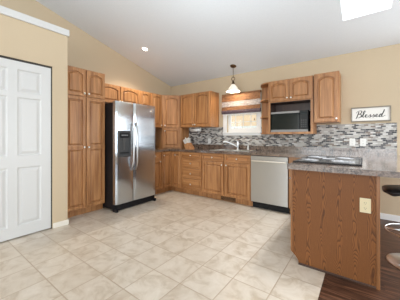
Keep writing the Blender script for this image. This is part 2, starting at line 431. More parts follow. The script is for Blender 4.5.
# skylight well and pane
sk = thing('window_2', 'bright skylight set in the vaulted ceiling', None); sk['kind'] = 'structure'
mb = MB(); wt = .02; zt = lambda y: zc(y) + .30
for x0, x1, ya, yb in ((SX0 - wt, SX0, SY0 - wt, SY1 + wt), (SX1, SX1 + wt, SY0 - wt, SY1 + wt), (SX0, SX1, SY0 - wt, SY0), (SX0, SX1, SY1, SY1 + wt)):
    mb.add([(x0, ya, zc(ya) + .121), (x1, ya, zc(ya) + .121), (x1, yb, zc(yb) + .121), (x0, yb, zc(yb) + .121), (x0, ya, zt(ya)), (x1, ya, zt(ya)), (x1, yb, zt(yb)), (x0, yb, zt(yb))],
           [(0, 3, 2, 1), (4, 5, 6, 7), (0, 1, 5, 4), (1, 2, 6, 5), (2, 3, 7, 6), (3, 0, 4, 7)])
mb.build('skylight_well', M['white'], sk)
mb = MB(); slab(mb, SX0, SX1, SY0, SY1, lambda y: zc(y) + .28, .008); mb.build('pane', M['glass'], sk)

# closet block on the left with the plant ledge
CX, CY1, CZ = -3.23, 1.331, 2.552
DY0, DY1, DZ1 = 0.355, 1.150, 2.094
mb = MB()
mb.box(CX - .11, CX, DY1, CY1, 0, CZ); mb.box(CX - .11, CX, YS, DY0, 0, CZ); mb.box(CX - .11, CX, DY0, DY1, DZ1, CZ)
mb.box(XL, CX - .11, CY1 - .1, CY1, 0, CZ)
mb.box(XL, CX - .11, YS, CY1 - .1, CZ - .08, CZ)
struct('wall_closet', mb, M['wall'], 'beige closet wall around the white door')
struct('trim_1', MB().box(XL, CX + .022, YS, CY1 + .016, CZ - .003, CZ + .082), M['door'], 'white ledge cap along top of closet wall', .004)
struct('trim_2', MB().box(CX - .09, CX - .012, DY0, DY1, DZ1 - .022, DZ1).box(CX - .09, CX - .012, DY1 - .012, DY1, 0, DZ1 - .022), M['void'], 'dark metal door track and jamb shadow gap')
struct('baseboard_left', MB().box(CX, CX + .012, DY1 + .005, CY1 + .012, 0, .065), M['cream'], 'cream baseboard beside the closet door', .002)
struct('baseboard_back', MB().box(.12, XR, YB - .014, YB, 0, .085), M['white'], 'white baseboard along back wall', .003)

# ---------------------------------------------------------------- panel door mesh
def outline(x0, x1, z0, z1, rise, y, n=12):
    pts = []
    for i in range(n): pts.append((x0 + (x1 - x0) * i / n, y, z0))
    for i in range(n): pts.append((x1, y, z0 + (z1 - rise - z0) * i / n))
    for i in range(n):
        s = 1 - 2 * i / n; z = z1 - rise * (s * s) if rise else z1
        pts.append((x1 - (x1 - x0) * i / n, y, z))
    for i in range(n): pts.append((x0, y, z1 - rise - (z1 - rise - z0) * i / n))
    return pts
def raised(mb, x0, x1, z0, z1, fr, t, rise=0, ft=None, fb=None, y0=0, groove=.018, bev=.032):
    """one frame + raised panel; fr stile width, ft/fb rail widths; front at y0-t"""
    ft = fr if ft is None else ft; fb = fr if fb is None else fb
    yf = y0 - t; ix0, ix1, iz0, iz1 = x0 + fr, x1 - fr, z0 + fb, z1 - ft
    L = [outline(x0, x1, z0, z1, 0, y0), outline(x0, x1, z0, z1, 0, yf + .003), outline(x0 + .003, x1 - .003, z0 + .003, z1 - .003, 0, yf),
         outline(ix0, ix1, iz0, iz1, rise, yf), outline(ix0 + .002, ix1 - .002, iz0 + .002, iz1 - .002, rise, yf + groove),
         outline(ix0 + .016, ix1 - .016, iz0 + .016, iz1 - .016, rise, yf + groove),
         outline(ix0 + bev, ix1 - bev, iz0 + bev, iz1 - bev, rise * .9, yf + .0015)]
    mb.loft(L)
def knob(x, z, y, parent, mat=None):
    MB().lathe([(.004, 0), (.0045, .012), (.013, .016), (.016, .022), (.013, .028), (.004, .030)], (x, y, z), 14, 'y').build('knob', mat or M['nickel'], parent)

DT = .022
def cab_door(par, x0, x1, z0, z1, rise=0, knob_at=None, mid=None, fr=.042, top=None):
    mb = MB()
    if mid is None: raised(mb, x0, x1, z0, z1, fr, DT, rise, ft=top)
    else:
        raised(mb, x0, x1, z0, mid, fr, DT, 0, ft=fr * .6); raised(mb, x0, x1, mid, z1, fr, DT, rise, fb=fr * .6)
    d = mb.build('door', M['oak'], par)
    if knob_at: knob(knob_at[0], knob_at[1], -DT, d)
    return d
def cab_drawer(par, x0, x1, z0, z1):
    mb = MB(); raised(mb, x0, x1, z0, z1, .022, DT, 0, bev=.020, groove=.012)
    d = mb.build('drawer', M['oak_h'], par); knob((x0 + x1) / 2, (z0 + z1) / 2, -DT, d)
    return d
TOE, TOED = .10, .065
def body(par, W, D, z0, z1, toe=False):
    mb = MB()
    if toe:
        pr = [(0, TOE), (0, z1), (D, z1), (D, 0), (TOED, 0), (TOED, TOE)]
        mb.loft([[(0, y, z) for y, z in pr], [(W, y, z) for y, z in pr]])
    else: mb.box(0, W, 0, D, z0, z1)
    return mb.build('cabinet_body', M['oak'], par)

RL = PI / 2      # faces +X (left wall)
# pantry
PW = .628
p = thing('pantry_cabinet', 'tall oak pantry cabinet with four doors between closet corner and refrigerator', 'cabinet', (-3.41, 1.345, 0), RL)
body(p, PW, .58, 0, 2.215, True)
mid = PW / 2
for s, (a, b) in enumerate(((.012, mid - .008), (mid + .008, PW - .012))):
    kx = b - .025 if s == 0 else a + .025
    cab_door(p, a, b, 1.80, 2.20, .035, (kx, 1.84))
    cab_door(p, a, b, .115, 1.785, 0, (kx, 1.03), mid=1.03)
# cabinets along left wall
def upper(name, label, loc, rz, W, D, z0, z1, doors, rise=.035, knobs=None, group=None, kz=None):
    c = thing(name, label, 'cabinet', (*loc, z0), rz, group); h = z1 - z0
    MB().box(0, W, 0, D, 0, h).build('cabinet_body', M['oak'], c)
    for i, (a, b) in enumerate(doors):
        k = knobs[i] if knobs else None
        cab_door(c, a, b, .012, h - .012, rise, ((a + .022 if k == 'l' else b - .022), .05) if k else None)
    return c
upper('wall_cabinet', 'short two-door oak cabinet above the refrigerator', (-3.70, 2.0), RL, .885, .29, 1.80, 2.145, [(.012, .438), (.452, .873)], .045, ['r', 'l'])
upper('wall_cabinet', 'narrow oak cabinet just right of the cabinet over the refrigerator', (-3.70, 2.89), RL, .30, .29, 1.80, 2.145, [(.035, .265)], .03, None)
upper('wall_cabinet', 'narrow full height oak wall cabinet left of the angled corner cabinet', (-3.70, 3.195), RL, .32, .29, 1.40, 2.145, [(.02, .30)], .035, ['r'])
# angled corner cabinet: reaches the counter
a0, b0 = (-3.70, 3.52), (-3.385, 3.835)
L = math.hypot(b0[0] - a0[0], b0[1] - a0[1])
c = thing('corner_cabinet', 'angled oak corner cabinet with upper door and lower garage door on counter', 'cabinet', (a0[0], a0[1], .927), PI / 4)
def tl(x, y):
    dx, dy = x - a0[0], y - a0[1]; s = math.sqrt(.5); return (dx * s + dy * s, -dx * s + dy * s)
foot = [tl(*a0), tl(*b0), tl(-3.385, 4.105), tl(-3.975, 4.105), tl(-3.975, 3.52)]
MB().prism(foot, 0, 2.145 - .927).build('cabinet_body', M['oak'], c)
cab_door(c, .035, L - .035, 1.405 - .927, 2.13 - .927, .04, (.07, 1.45 - .927))
cab_door(c, .035, L - .035, .02, 1.385 - .927, 0, (.07, .40))
# back wall uppers
UY = 3.80; UD = .325
upper('wall_cabinet', 'two-door oak wall cabinet between angled corner cabinet and window', (-3.38, UY), 0, .835, UD, 1.40, 2.145, [(.03, .415), (.425, .82)], .04, ['r', 'l'])
upper('wall_cabinet', 'tall single-door oak wall cabinet right of the microwave cabinet', (-.622, UY), 0, .335, UD, 1.405, 2.155, [(.012, .323)], .045, ['r'])
# microwave cabinet (open niche)
X0, X1, Z0 = -1.335, -.632, 1.235
c = thing('microwave_cabinet', 'oak wall cabinet with two doors over an open microwave niche', 'cabinet', (X0, UY, Z0), 0)
W = X1 - X0; H = 2.145 - Z0; mb = MB()
mb.box(0, .022, 0, UD, 0, H).box(W - .022, W, 0, UD, 0, H).box(.022, W - .022, 0, UD, 0, .02).box(.022, W - .022, UD - .012, UD, .02, .55)
mb.box(.022, W - .022, 0, UD, .54, H)
mb.box(-.003, .035, -.004, .0, 0, .54).box(W - .035, W + .003, -.004, 0, 0, .54).box(.035, W - .035, -.004, 0, 0, .035)
mb.build('cabinet_body', M['oak'], c)
MB().box(.0225, .026, .002, UD - .014, .021, .539).box(W - .026, W - .0225, .002, UD - .014, .021, .539).box(.026, W - .026, UD - .018, UD - .0125, .021, .539).box(.026, W - .026, .002, UD - .018, .534, .5395).build('niche_lining', M['lining'], c)  # added liner, much darker than the oak body, darkens the niche interior
cab_door(c, .012, W / 2 - .005, .555, H - .012, .035, (W / 2 - .03, .595)); cab_door(c, W / 2 + .005, W - .012, .555, H - .012, .035, (W / 2 + .03, .595))
# microwave
m = thing('microwave', 'black and silver microwave oven inside the oak niche', 'microwave', (X0 + .027, UY + .03, Z0 + .0205))
MB().box(0, .60, .022, .26, 0.012, .36).box(.03, .07, .05, .09, 0, .012).box(.53, .57, .05, .09, 0, .012).build('case', M['black'], m, bevel=.004)
d = MB().box(.004, .47, 0, .021, .055, .325).build('oven_door', M['mwglass'], m, bevel=.004)
MB().box(.004, .47, -.004, .0215, .327, .358).build('trim_strip', M['silver'], d)
MB().box(.004, .596, 0, .021, .014, .053).build('lower_trim', M['silver'], m)
k = MB().box(.474, .596, 0, .021, .055, .358)  .build('control_panel', M['panelblack'], m, bevel=.003)
for r in range(4):
    for q in range(3): pass
mb = MB()
for r in range(4):
    for q in range(3): mb.box(.492 + q * .032, .515 + q * .032, -.003, 0, .085 + r * .035, .107 + r * .035)
mb.build('keypad', M['keys'], k)
MB().box(.49, .585, -.002, 0, .29, .33).build('display', M['mwglass'], k)
# quarter-round end shelf left of microwave cabinet
c = thing('corner_shelf', 'small rounded oak open shelf unit between window and microwave cabinet', 'shelf', (X0 - .001, YB - .005, 1.235))
mb = MB().box(-.235, 0, -.016, 0, 0, .91).build('back_panel', M['oak'], c)
for z in (0, .295, .60, .89):
    pts = [(0, -.016), (-.235, -.016)] + [(-.235 * math.cos(a), -.016 - .30 * math.sin(a)) for a in [PI / 2 * i / 12 for i in range(1, 13)]]
    MB().prism(pts, z, z + .02).build('shelf_board', M['oak_h'], c)

# ---------------------------------------------------------------- base cabinets
FY = 3.50; BD = YB - FY - .005; BZ = .879
c = thing('base_cabinet', 'narrow oak base cabinet beside the refrigerator with drawer and door', 'cabinet', (-3.385, 2.825, 0), RL)
body(c, .362, .61, 0, BZ, True); cab_drawer(c, .012, .35, .735, .865); cab_door(c, .012, .35, .12, .72, 0, (.32, .68))
# corner base (L)
c = thing('corner_base_cabinet', 'oak corner base cabinet with two doors meeting at an inside corner', 'cabinet', (-3.385, FY, 0))
xl, yl = XL + .005 + 3.385, 3.19 - FY
mb = MB().prism([(xl, yl), (0, yl), (0, 0), (.305, 0), (.305, BD), (xl, BD)], TOE, BZ)
mb.prism([(xl, yl), (-TOED, yl), (-TOED, TOED), (.305, TOED), (.305, BD), (xl, BD)], 0, TOE)
mb.build('cabinet_body', M['oak'], c)
d = cab_door(c, -.283, -.026, .12, .865, 0, (-.25, .80)); d.rotation_euler = (0, 0, RL); d.location = (0, 0, 0)
cab_door(c, .026, .293, .12, .865, 0, (.15, .80))
# drawers
c = thing('drawer_cabinet', 'oak base cabinet with a stack of four drawers', 'cabinet', (-3.078, FY, 0))
body(c, .53, BD, 0, BZ, True)
for z0, z1 in ((.755, .868), (.555, .742), (.345, .542), (.125, .332)): cab_drawer(c, .015, .515, z0, z1)
# sink base
c = thing('sink_cabinet', 'wide oak sink cabinet with two drawer fronts over two doors', 'cabinet', (-2.546, FY, 0))
mb = MB(); W_ = 1.022
for x0, x1 in ((0, .018), (W_ - .018, W_)): mb.loft([[(x, y, z) for y, z in ((0, TOE), (0, BZ), (BD, BZ), (BD, 0), (TOED, 0), (TOED, TOE))] for x in (x0, x1)])
mb.box(.018, W_ - .018, 0, .02, TOE, BZ).box(.018, W_ - .018, TOED, TOED + .018, 0, TOE).box(.018, W_ - .018, .02, BD, TOE - .001, TOE + .018).box(.018, W_ - .018, BD - .01, BD, TOE + .018, BZ)
mb.build('cabinet_body', M['oak'], c)
cab_drawer(c, .015, .492, .735, .865); cab_drawer(c, .53, 1.007, .735, .865)
cab_door(c, .015, .492, .12, .715, 0, (.465, .675)); cab_door(c, .53, 1.007, .12, .715, 0, (.557, .675))
# toe kick register
v = thing('floor_register', 'dark metal vent grille in the toe kick under the sink cabinet', 'vent', (-2.15, FY + TOED - .001, .012))
mb = MB().box(0, .30, -.006, 0, 0, .008).box(0, .30, -.006, 0, .072, .08).box(0, .01, -.006, 0, 0, .08).box(.29, .30, -.006, 0, 0, .08)
mb.build('frame', M['bronze'], v); mb = MB()
for i in range(6): mb.box(.01, .29, -.004, -.001, .013 + i * .01, .018 + i * .01)
mb.build('slats', M['black'], v)
# dishwasher
d = thing('dishwasher', 'stainless steel dishwasher under the counter beside the sink cabinet', 'dishwasher', (-1.52, FY - .03, 0))
MB().box(.004, .596, .032, .60, .10, .868).box(.02, .58, .09, .55, 0.01, .10).build('tub', M['black'], d)
MB().box(.003, .597, 0, .03, .115, .80).build('door_panel', M['steel_dw'], d, bevel=.004)
MB().box(.003, .597, -.001, .03, .805, .872).build('control_strip', M['steel_dw'], d, bevel=.003)
MB().box(.02, .58, -.032, -.016, .782, .806).box(.03, .05, -.016, 0, .785, .803).box(.55, .57, -.016, 0, .785, .803).build('handle', M['nickel'], d, bevel=.006)
MB().box(.004, .596, .075, .088, 0.005, .112).build('toe_panel', M['black'], d)
# filler
tag(MB().box(-.918, -.56, FY, FY + .02, .10, BZ).box(-.918, -.56, FY + .07, FY + .09, 0, .10).build('filler_panel', M['oak']), 'oak filler panel between dishwasher and peninsula', 'panel')

# ---------------------------------------------------------------- peninsula
PXL, PXR, PY = -.556, .078, 2.195
c = thing('peninsula_cabinet', 'kitchen peninsula base with dark oak veneer end panel', 'cabinet', (0, PY, 0))
pr = [(PXL, .108), (PXL, .879), (PXR, .879), (PXR, 0), (-.487, 0), (-.49, .035), (-.515, .07)]
MB().loft([[(x, 0, z) for x, z in pr], [(x, .018, z) for x, z in pr]]).build('end_panel', M['veneer'], c)
MB().box(PXL, PXL + .015, -.006, -.0005, .108, .879).build('edge_strip', M['oak_trim'], c)
s = MB().box(PXR, PXR + .024, -.008, .03, 0, .879).build('corner_post', M['oak_trim'], c, bevel=.003)
s['label'] = 'lighter oak corner strip'
s = MB().box(-.487, PXR, -.010, -.0005, 0, .018).build('shoe_molding', M['shoe'], c, bevel=.003)
s = MB().box(PXR, PXR + .020, .03, 1.925, 0, .879).build('back_panel', M['veneer'], c)
for y0_, y1_ in ((.019, .20), (1.018, 1.30)):
    MB().loft([[(x, y, z) for x, z in ((PXL, TOE), (PXL, .879), (PXR, .879), (PXR, 0), (-.49, 0), (-.49, TOE))] for y in (y0_, y1_)]).build('cabinet_body', M['oak'], c)
# range
RY0, RY1 = 2.42, 3.20
r = thing('range', 'black glass-top cooking range set into the peninsula counter', 'stove', (0, RY0, 0))
RX = -.585
MB().box(RX + .02, -.02, .0, RY1 - RY0, .03, .878).build('oven_body', M['black'], r)
od = MB().box(RX - .012, RX + .019, .005, RY1 - RY0 - .005, .22, .80).build('oven_door', M['mwglass'], r, bevel=.005)
MB().tube([(RX - .013, .06, .74), (RX - .05, .065, .74), (RX - .05, .39, .74), (RX - .05, .71, .74), (RX - .013, .72, .74)], .011).build('handle', M['steel'], od)
MB().box(RX - .010, RX + .019, .005, RY1 - RY0 - .005, .805, .877).build('control_panel', M['steel'], r, bevel=.004)
ky = [.12, .25, .39, .53, .66]
for y in ky: MB().lathe([(.02, 0), (.017, .018), (.003, .02)], (0, 0, 0), 14, 'x').build('control_knob', M['black'], r, loc=(RX - .0105, y, .84), rot=(0, 0, PI))
ct = MB().box(-.588, -.02, -.012, .84, .9275, .937).build('cooktop_glass', M['cooktop'], r, bevel=.003)
ct['label'] = 'glossy black glass cooking surface'
MB().box(-.590, -.018, -.020, -.012, .9265, .939).box(-.018, -.010, -.020, .848, .9265, .939).box(-.590, -.018, .84, .848, .9265, .939).build('trim', M['black'], r)
def ring(x, y, ro):
    mb = MB()
    for q in range(3):
        rr = ro * (1 - .27 * q)
        mb.tube([(x + rr * math.cos(a), y + rr * math.sin(a), .9385) for a in [2 * PI * i / 40 for i in range(40)]], .004, 6, True)
    mb.build('burner', M['grey'], r)
for x, y, ro in ((-.46, .19, .075), (-.17, .19, .095), (-.46, .61, .095), (-.17, .61, .075)): ring(x, y, ro)
mb = MB().box(-.37, -.26, .36, .48, .937, .943)
mb.build('downdraft_vent', M['grey'], r, bevel=.002)

# ---------------------------------------------------------------- countertop
CZ0, CZ1 = .881, .926
CF = FY - .03; CXL = -3.355
mb = MB()
PL, PN, PRR = -.582, 2.163, .45
SKX0, SKX1, SKY0, SKY1 = -2.42, -1.66, 3.60, 4.02
mb.box(XL + .002, CXL, 2.82, CF, CZ0, CZ1)
mb.box(XL + .002, SKX0, CF, YB - .001, CZ0, CZ1)
mb.box(SKX0, SKX1, CF, SKY0, CZ0, CZ1).box(SKX0, SKX1, SKY1, YB - .001, CZ0, CZ1)
mb.box(SKX1, PRR, CF, YB - .001, CZ0, CZ1)
mb.box(PL, PRR, PN, CF, CZ0, CZ1)
ctop = mb.build('countertop', M['granite'])
tag(ctop, 'speckled brown granite-look counter running round the kitchen and peninsula', 'countertop')
mb = MB().box(XL + .002, XL + .02, 2.82, YB - .001, CZ1, 1.015).box(XL + .02, .375, YB - .02, YB - .001, CZ1, 1.015)
mb.build('upstand', M['granite'], ctop)
# mosaic
struct('wall_tile_back', MB().box(XL + .012, WX0 - .09, YB - .012, YB, 1.016, 1.40).box(WX0 - .09, WX1 + .07, YB - .012, YB, 1.016, WZ0 - .06).box(WX1 + .07, .375, YB - .012, YB, 1.016, 1.385), M['mosaic'], 'grey and white glass mosaic backsplash on back wall')
struct('wall_tile_left', MB().box(XL, XL + .012, 2.82, YB - .012, 1.016, 1.40), M['mosaic_l'], 'grey and white glass mosaic backsplash on left wall')

# sink + faucet
s = thing('sink', 'double bowl sink set in the counter under the window', 'sink', (SKX0, SKY0, 0))
w_, d_ = SKX1 - SKX0, SKY1 - SKY0; mb = MB()
def bowl(x0, x1, y0, y1):
    z1 = .929; zb = .76; t_ = .006
    mb.box(x0, x0 + t_, y0, y1, zb, z1 - .001).box(x1 - t_, x1, y0, y1, zb, z1 - .001).box(x0, x1, y0, y0 + t_, zb, z1 - .001).box(x0, x1, y1 - t_, y1, zb, z1 - .001).box(x0, x1, y0, y1, zb, zb + t_)
bowl(.004, w_ / 2 - .01, .004, d_ - .06); bowl(w_ / 2 + .01, w_ - .004, .004, d_ - .06)
mb.build('bowls', M['nickel'], s)
MB().box(-.012, w_ + .012, -.012, .012, .9268, .931).box(-.012, w_ + .012, d_ - .066, d_ + .012, .9268, .931).box(-.012, .012, .012, d_ - .066, .9268, .931).box(w_ - .012, w_ + .012, .012, d_ - .066, .9268, .931).box(w_ / 2 - .014, w_ / 2 + .014, .012, d_ - .066, .9268, .931).build('rim', M['nickel'], s, bevel=.002)
f = thing('faucet', 'chrome kitchen faucet with angled spout behind the sink', 'faucet', (-2.02, 3.985, .935))
MB().lathe([(.030, 0), (.028, .012), (.016, .02), (.015, .12), (.018, .15), (.012, .165)]).build('base', M['chrome'], f)
MB().tube([(0, 0, .05), (-.03, -.02, .075), (-.12, -.07, .125), (-.21, -.12, .165), (-.245, -.135, .160), (-.25, -.138, .135)], [.015, .015, .015, .014, .015, .015]).build('spout', M['chrome'], f)
MB().tube([(0, 0, .155), (-.02, .0, .175), (-.075, .005, .185)], [.009, .008, .006]).build('lever', M['chrome'], f)
f = thing('soap_dispenser', 'small pale soap dispenser right of the chrome faucet', 'soap dispenser', (-1.80, 3.985, .935))
MB().lathe([(.020, 0), (.020, .02), (.014, .035), (.012, .07), (.008, .085), (.004, .10)]).build('bottle', M['plate'], f)
MB().tube([(0, 0, .095), (-.01, -.012, .105), (-.04, -.045, .10)], .005).build('pump', M['chrome'], f)

# ---------------------------------------------------------------- refrigerator
FW = .825
fr = thing('refrigerator', 'stainless side by side refrigerator with ice and water dispenser', 'refrigerator', (-3.12, 1.978, 0), RL)
MB().box(0.004, FW - .004, .075, .72, .03, 1.735).box(.02, FW - .02, .06, .10, 1.735, 1.752).build('case', M['black'], fr, bevel=.004)
SP = .335
def rdoor(x0, x1, cut=None):
    n = 10; z0, z1 = .115, 1.755
    prof = []
    for i in range(n + 1):
        u = i / n; x = x0 + (x1 - x0) * u
        prof.append((x, .0 - .010 * (1 - (2 * u - 1) ** 2) ** .5 if 0 < u < 1 else .004))
    prof += [(x1, .07), (x0, .07)]
    return MB().loft([[(x, y, z0) for x, y in prof], [(x, y, z1) for x, y in prof]])
fd = rdoor(.002, SP - .004).build('freezer_door', M['steel'], fr)
rd = rdoor(SP + .004, FW - .002).build('fridge_door', M['steel'], fr)
def handle(x, par, sgn):
    mb = MB(); P = []
    for i in range(21):
        u = i / 20; z = .66 + u * (1.40 - .66)
        P.append((x + sgn * .012 * (abs(2 * u - 1) ** 4), -.012 - .055 * (1 - (2 * u - 1) ** 6), z))
    mb.tube(P, [.010 + .006 * math.sin(PI * i / 20) for i in range(21)], 10)
    mb.box(x - .012, x + .012, -.03, -.006, 1.385, 1.43).box(x - .012, x + .012, -.03, -.006, .63, .675)
    mb.build('handle', M['grey_h'], par)
M['grey_h'] = m_metal('grey_satin_handle', (0.52, 0.525, 0.53), 0.3, brushed=False)
handle(SP - .035, fd, -1); handle(SP + .035, rd, 1)
dp = MB()
ox0, ox1, oz0, oz1 = .03, .275, .865, 1.285
def rr(x0, x1, z0, z1, r_, y, n=5):
    pts = []
    for cx, cz, a0_ in ((x1 - r_, z0 + r_, -PI / 2), (x1 - r_, z1 - r_, 0), (x0 + r_, z1 - r_, PI / 2), (x0 + r_, z0 + r_, PI)):
        for i in range(n + 1):
            a = a0_ + PI / 2 * i / n; pts.append((cx + r_ * math.cos(a), y, cz + r_ * math.sin(a)))
    return pts
dp.loft([rr(ox0, ox1, oz0, oz1, .03, -.003), rr(ox0, ox1, oz0, oz1, .03, -.024), rr(ox0 + .01, ox1 - .01, oz0 + .01, oz1 - .01, .025, -.030),
         rr(ox0 + .028, ox1 - .028, oz0 + .035, oz1 - .028, .02, -.030), rr(ox0 + .034, ox1 - .034, oz0 + .04, oz1 - .034, .02, -.010)])
dd = dp.build('dispenser', M['dark'], fd)
MB().loft([rr(ox0 + .035, ox1 - .035, 1.17, 1.252, .03, -.012), rr(ox0 + .035, ox1 - .035, 1.17, 1.252, .03, -.034), rr(ox0 + .042, ox1 - .042, 1.177, 1.245, .025, -.037)]).build('control_pad', M['black'], dd)
mb = MB()
for i in range(4): mb.box(ox0 + .058 + i * .031, ox0 + .078 + i * .031, -.039, -.036, 1.205, 1.222)
mb.build('button_row', M['grey'], dd)
MB().box(.115, .175, -.026, -.010, 1.11, 1.165).box(.128, .160, -.022, -.010, .97, 1.11)  .build('paddle', M['keys'], dd, bevel=.004)
MB().box(.065, .227, -.034, -.012, .925, .94).build('drip_tray', M['black'], dd, bevel=.002)
MB().box(.0, FW, .02, .085, .012, .105).box(-.002, .035, -.035, .07, 0.0, .05).box(FW - .035, FW + .002, -.02, .07, 0.0, .05).build('toe_grille', M['black'], fr, bevel=.004)
MB().lathe([(.018, 0), (.018, .003), (.012, .004)], (FW - .12, -.009, 1.655), 20, 'y').build('badge', M['nickel'], rd)

# ---------------------------------------------------------------- things on counter / walls
# knife block with fan of white handled knives
kb = thing('knife_block', 'tan wooden knife block on the counter beside corner cabinet', 'knife block', (-3.17, 3.87, .9265), math.radians(-8))
pr = [(-.085, 0), (.11, 0), (-.0, .13), (-.12, .085)]
MB().loft([[(x, -.065, z) for x, z in pr], [(x, .065, z) for x, z in pr]]).build('block', M['blockwood'], kb, bevel=.004)
nrm = Vector((-.35, 0, .94)).normalized(); ax = Vector((.94, 0, .35)).normalized()
kpos = [(u, v_) for v_ in (-.045, -.015, .015, .045) for u in (.25, .75)]
rotm = math.radians(-8)
for i, (u, v_) in enumerate(kpos):
    b = Vector((-.12, v_, .085)).lerp(Vector((0, v_, .13)), u); dr = (nrm + Vector((.5 * (u - .6), (v_) * 3.6, 0))).normalized()
    c_, s_ = math.cos(rotm), math.sin(rotm)
    bw = Vector((b.x * c_ - b.y * s_, b.x * s_ + b.y * c_, b.z)) + Vector((-3.17, 3.87, .9265)) + Vector((0, 0, .001))
    dw = Vector((dr.x * c_ - dr.y * s_, dr.x * s_ + dr.y * c_, dr.z))
    k_ = thing('kitchen_knife', 'white handled kitchen knife standing in the tan wooden block', 'knife', bw, 0, 'white handled knives in the block')
    L_ = .100 + .03 * ((i * 3) % 4) / 3
    MB().tube([dw * .0, dw * .006], [.003, .003], 6).build('blade', M['steel'], k_)
    MB().tube([dw * .004, dw * .012, dw * (L_ * .6), dw * L_, dw * (L_ + .006)], [.008, .012, .010, .013, .008], 8).build('handle', M['plate'], k_)
# utensil crock left of the block? a small spice jar pair
t_ = thing('paper_towel_holder', 'white paper towel roll hung under the two-door wall cabinet', 'paper towel', (-3.18, 3.93, 1.3455))
MB().lathe([(.034, 0), (.034, .27)], (0, 0, 0), 28, 'x').build('paper_roll', M['paper'], t_)
MB().box(-.012, -.004, -.02, .02, -.02, .053).box(.274, .282, -.02, .02, -.02, .053).box(-.012, .282, -.02, .02, .049, .054).build('bracket', M['plate'], t_)

def outlet(label, loc, rz, mat, w_=.072, h_=.115, gang=1, switch=False):
    o = thing('wall_outlet', label, 'outlet', loc, rz)
    MB().box(-w_ / 2, w_ / 2, -.006, 0, -h_ / 2, h_ / 2).build('cover_plate', mat, o, bevel=.002)
    for sz in (-.021, .021):
        r_ = MB().lathe([(.016, 0), (.016, .002)], (0, -.006, sz), 16, 'y').build('receptacle', mat, o)
        MB().box(-.007, -.005, -.0092, -.0078, sz - .003, sz + .007).box(.005, .007, -.0092, -.0078, sz - .003, sz + .006).box(-.002, .002, -.0092, -.0078, sz - .011, sz - .007).build('slots', M['slot'], r_)
outlet('ivory electrical outlet on the dark peninsula end panel', (.010, PY - .0006, .637), 0, M['ivory'])
outlet('white outlet on mosaic backsplash below the Blessed sign, left one', (-.140, YB - .0125, 1.105), 0, M['plate'])
outlet('white outlet on mosaic backsplash below the Blessed sign, right one', (-.008, YB - .0125, 1.105), 0, M['plate'])
outlet('pale outlet on mosaic backsplash between knife block and window', (-2.79, YB - .0125, 1.10), 0, M['plate'])

# sign
SG0, SG1, SZ0, SZ1 = -.158, .312, 1.412, 1.632
s = thing('wall_sign', 'white framed wooden sign reading Blessed in black script', 'sign', ((SG0 + SG1) / 2, YB - .001, (SZ0 + SZ1) / 2))
hw, hh = (SG1 - SG0) / 2, (SZ1 - SZ0) / 2
MB().box(-hw + .012, hw - .012, -.012, 0, -hh + .012, hh - .012).build('board', M['signface'], s)
MB().box(-hw, hw, -.024, 0, hh - .016, hh).box(-hw, hw, -.024, 0, -hh, -hh + .016).box(-hw, -hw + .016, -.024, 0, -hh + .016, hh - .016).box(hw - .016, hw, -.024, 0, -hh + .016, hh - .016).build('frame', M['signwood'], s)
# handwriting strokes, unit: x-height 1, slanted
def cr(pts, n=8):
    P = [pts[0]] + pts + [pts[-1]]; out = []
    for i in range(1, len(P) - 2):
        p0, p1, p2, p3 = [Vector((a, b, 0)) for a, b in P[i - 1:i + 3]]
        for k in range(n):
            t = k / n
            out.append(.5 * ((2 * p1) + (-p0 + p2) * t + (2 * p0 - 5 * p1 + 4 * p2 - p3) * t * t + (-p0 + 3 * p1 - 3 * p2 + p3) * t ** 3))
    out.append(Vector((*pts[-1], 0))); return out
e_ = [(-.05, .35), (.45, .62), (.42, .98), (.15, .92), (.08, .4), (.3, .02), (.7, .12), (.95, .4)]
s_l = [(-.05, .35), (.35, .85), (.38, 1.05), (.42, .75), (.62, .35), (.45, .0), (.12, .08), (.5, .06), (.95, .4)]
strokes = [(0, [(.35, 2.25), (.25, 1.2), (.05, -.15), (-.15, -.3)]),
           (0, [(-.35, 1.75), (.1, 2.4), (.9, 2.5), (1.15, 2.0), (.75, 1.35), (.3, 1.2), (.9, 1.2), (1.3, .75), (1.05, .1), (.4, -.1), (.0, .15)]),
           (1.5, [(-.25, .1), (.25, .9), (.55, 2.1), (.4, 2.45), (.2, 2.0), (.15, .6), (.35, .02), (.75, .35)]),
           (2.25, e_), (3.15, s_l), (4.05, s_l), (4.95, e_),
           (5.85, [(-.05, .35), (.55, .95), (.25, 1.0), (.02, .4), (.25, .0), (.6, .4), (.75, 1.1)]),
           (5.85, [(1.0, 2.55), (.85, 1.6), (.65, .5), (.8, .02), (1.25, .25), (1.5, .5)])]
sx, sz = .0455, .040; mb = MB()
for ox, pts in strokes:
    C = cr(pts); path = [Vector(((p.x + ox - 3.5) * sx * 1.0 + (p.y - 1) * sz * .18, 0, (p.y - 1.1) * sz)) for p in C]
    wd = []
    for i, p in enumerate(path):
        dz = (path[min(i + 1, len(path) - 1)] - path[max(i - 1, 0)]); dn = max(dz.length, 1e-6)
        wd.append(.0028 + .0032 * max(0, -dz.z / dn))
    lo = []
    for i, p in enumerate(path):
        t = (path[min(i + 1, len(path) - 1)] - path[max(i - 1, 0)]).normalized(); nn = Vector((-t.z, 0, t.x)) * wd[i]
        lo.append([(p.x + nn.x, -.0122, p.z + nn.z), (p.x + nn.x, -.0138, p.z + nn.z), (p.x - nn.x, -.0138, p.z - nn.z), (p.x - nn.x, -.0122, p.z - nn.z)])
    mb.loft(lo)
mb.build('lettering', M['ink'], s)

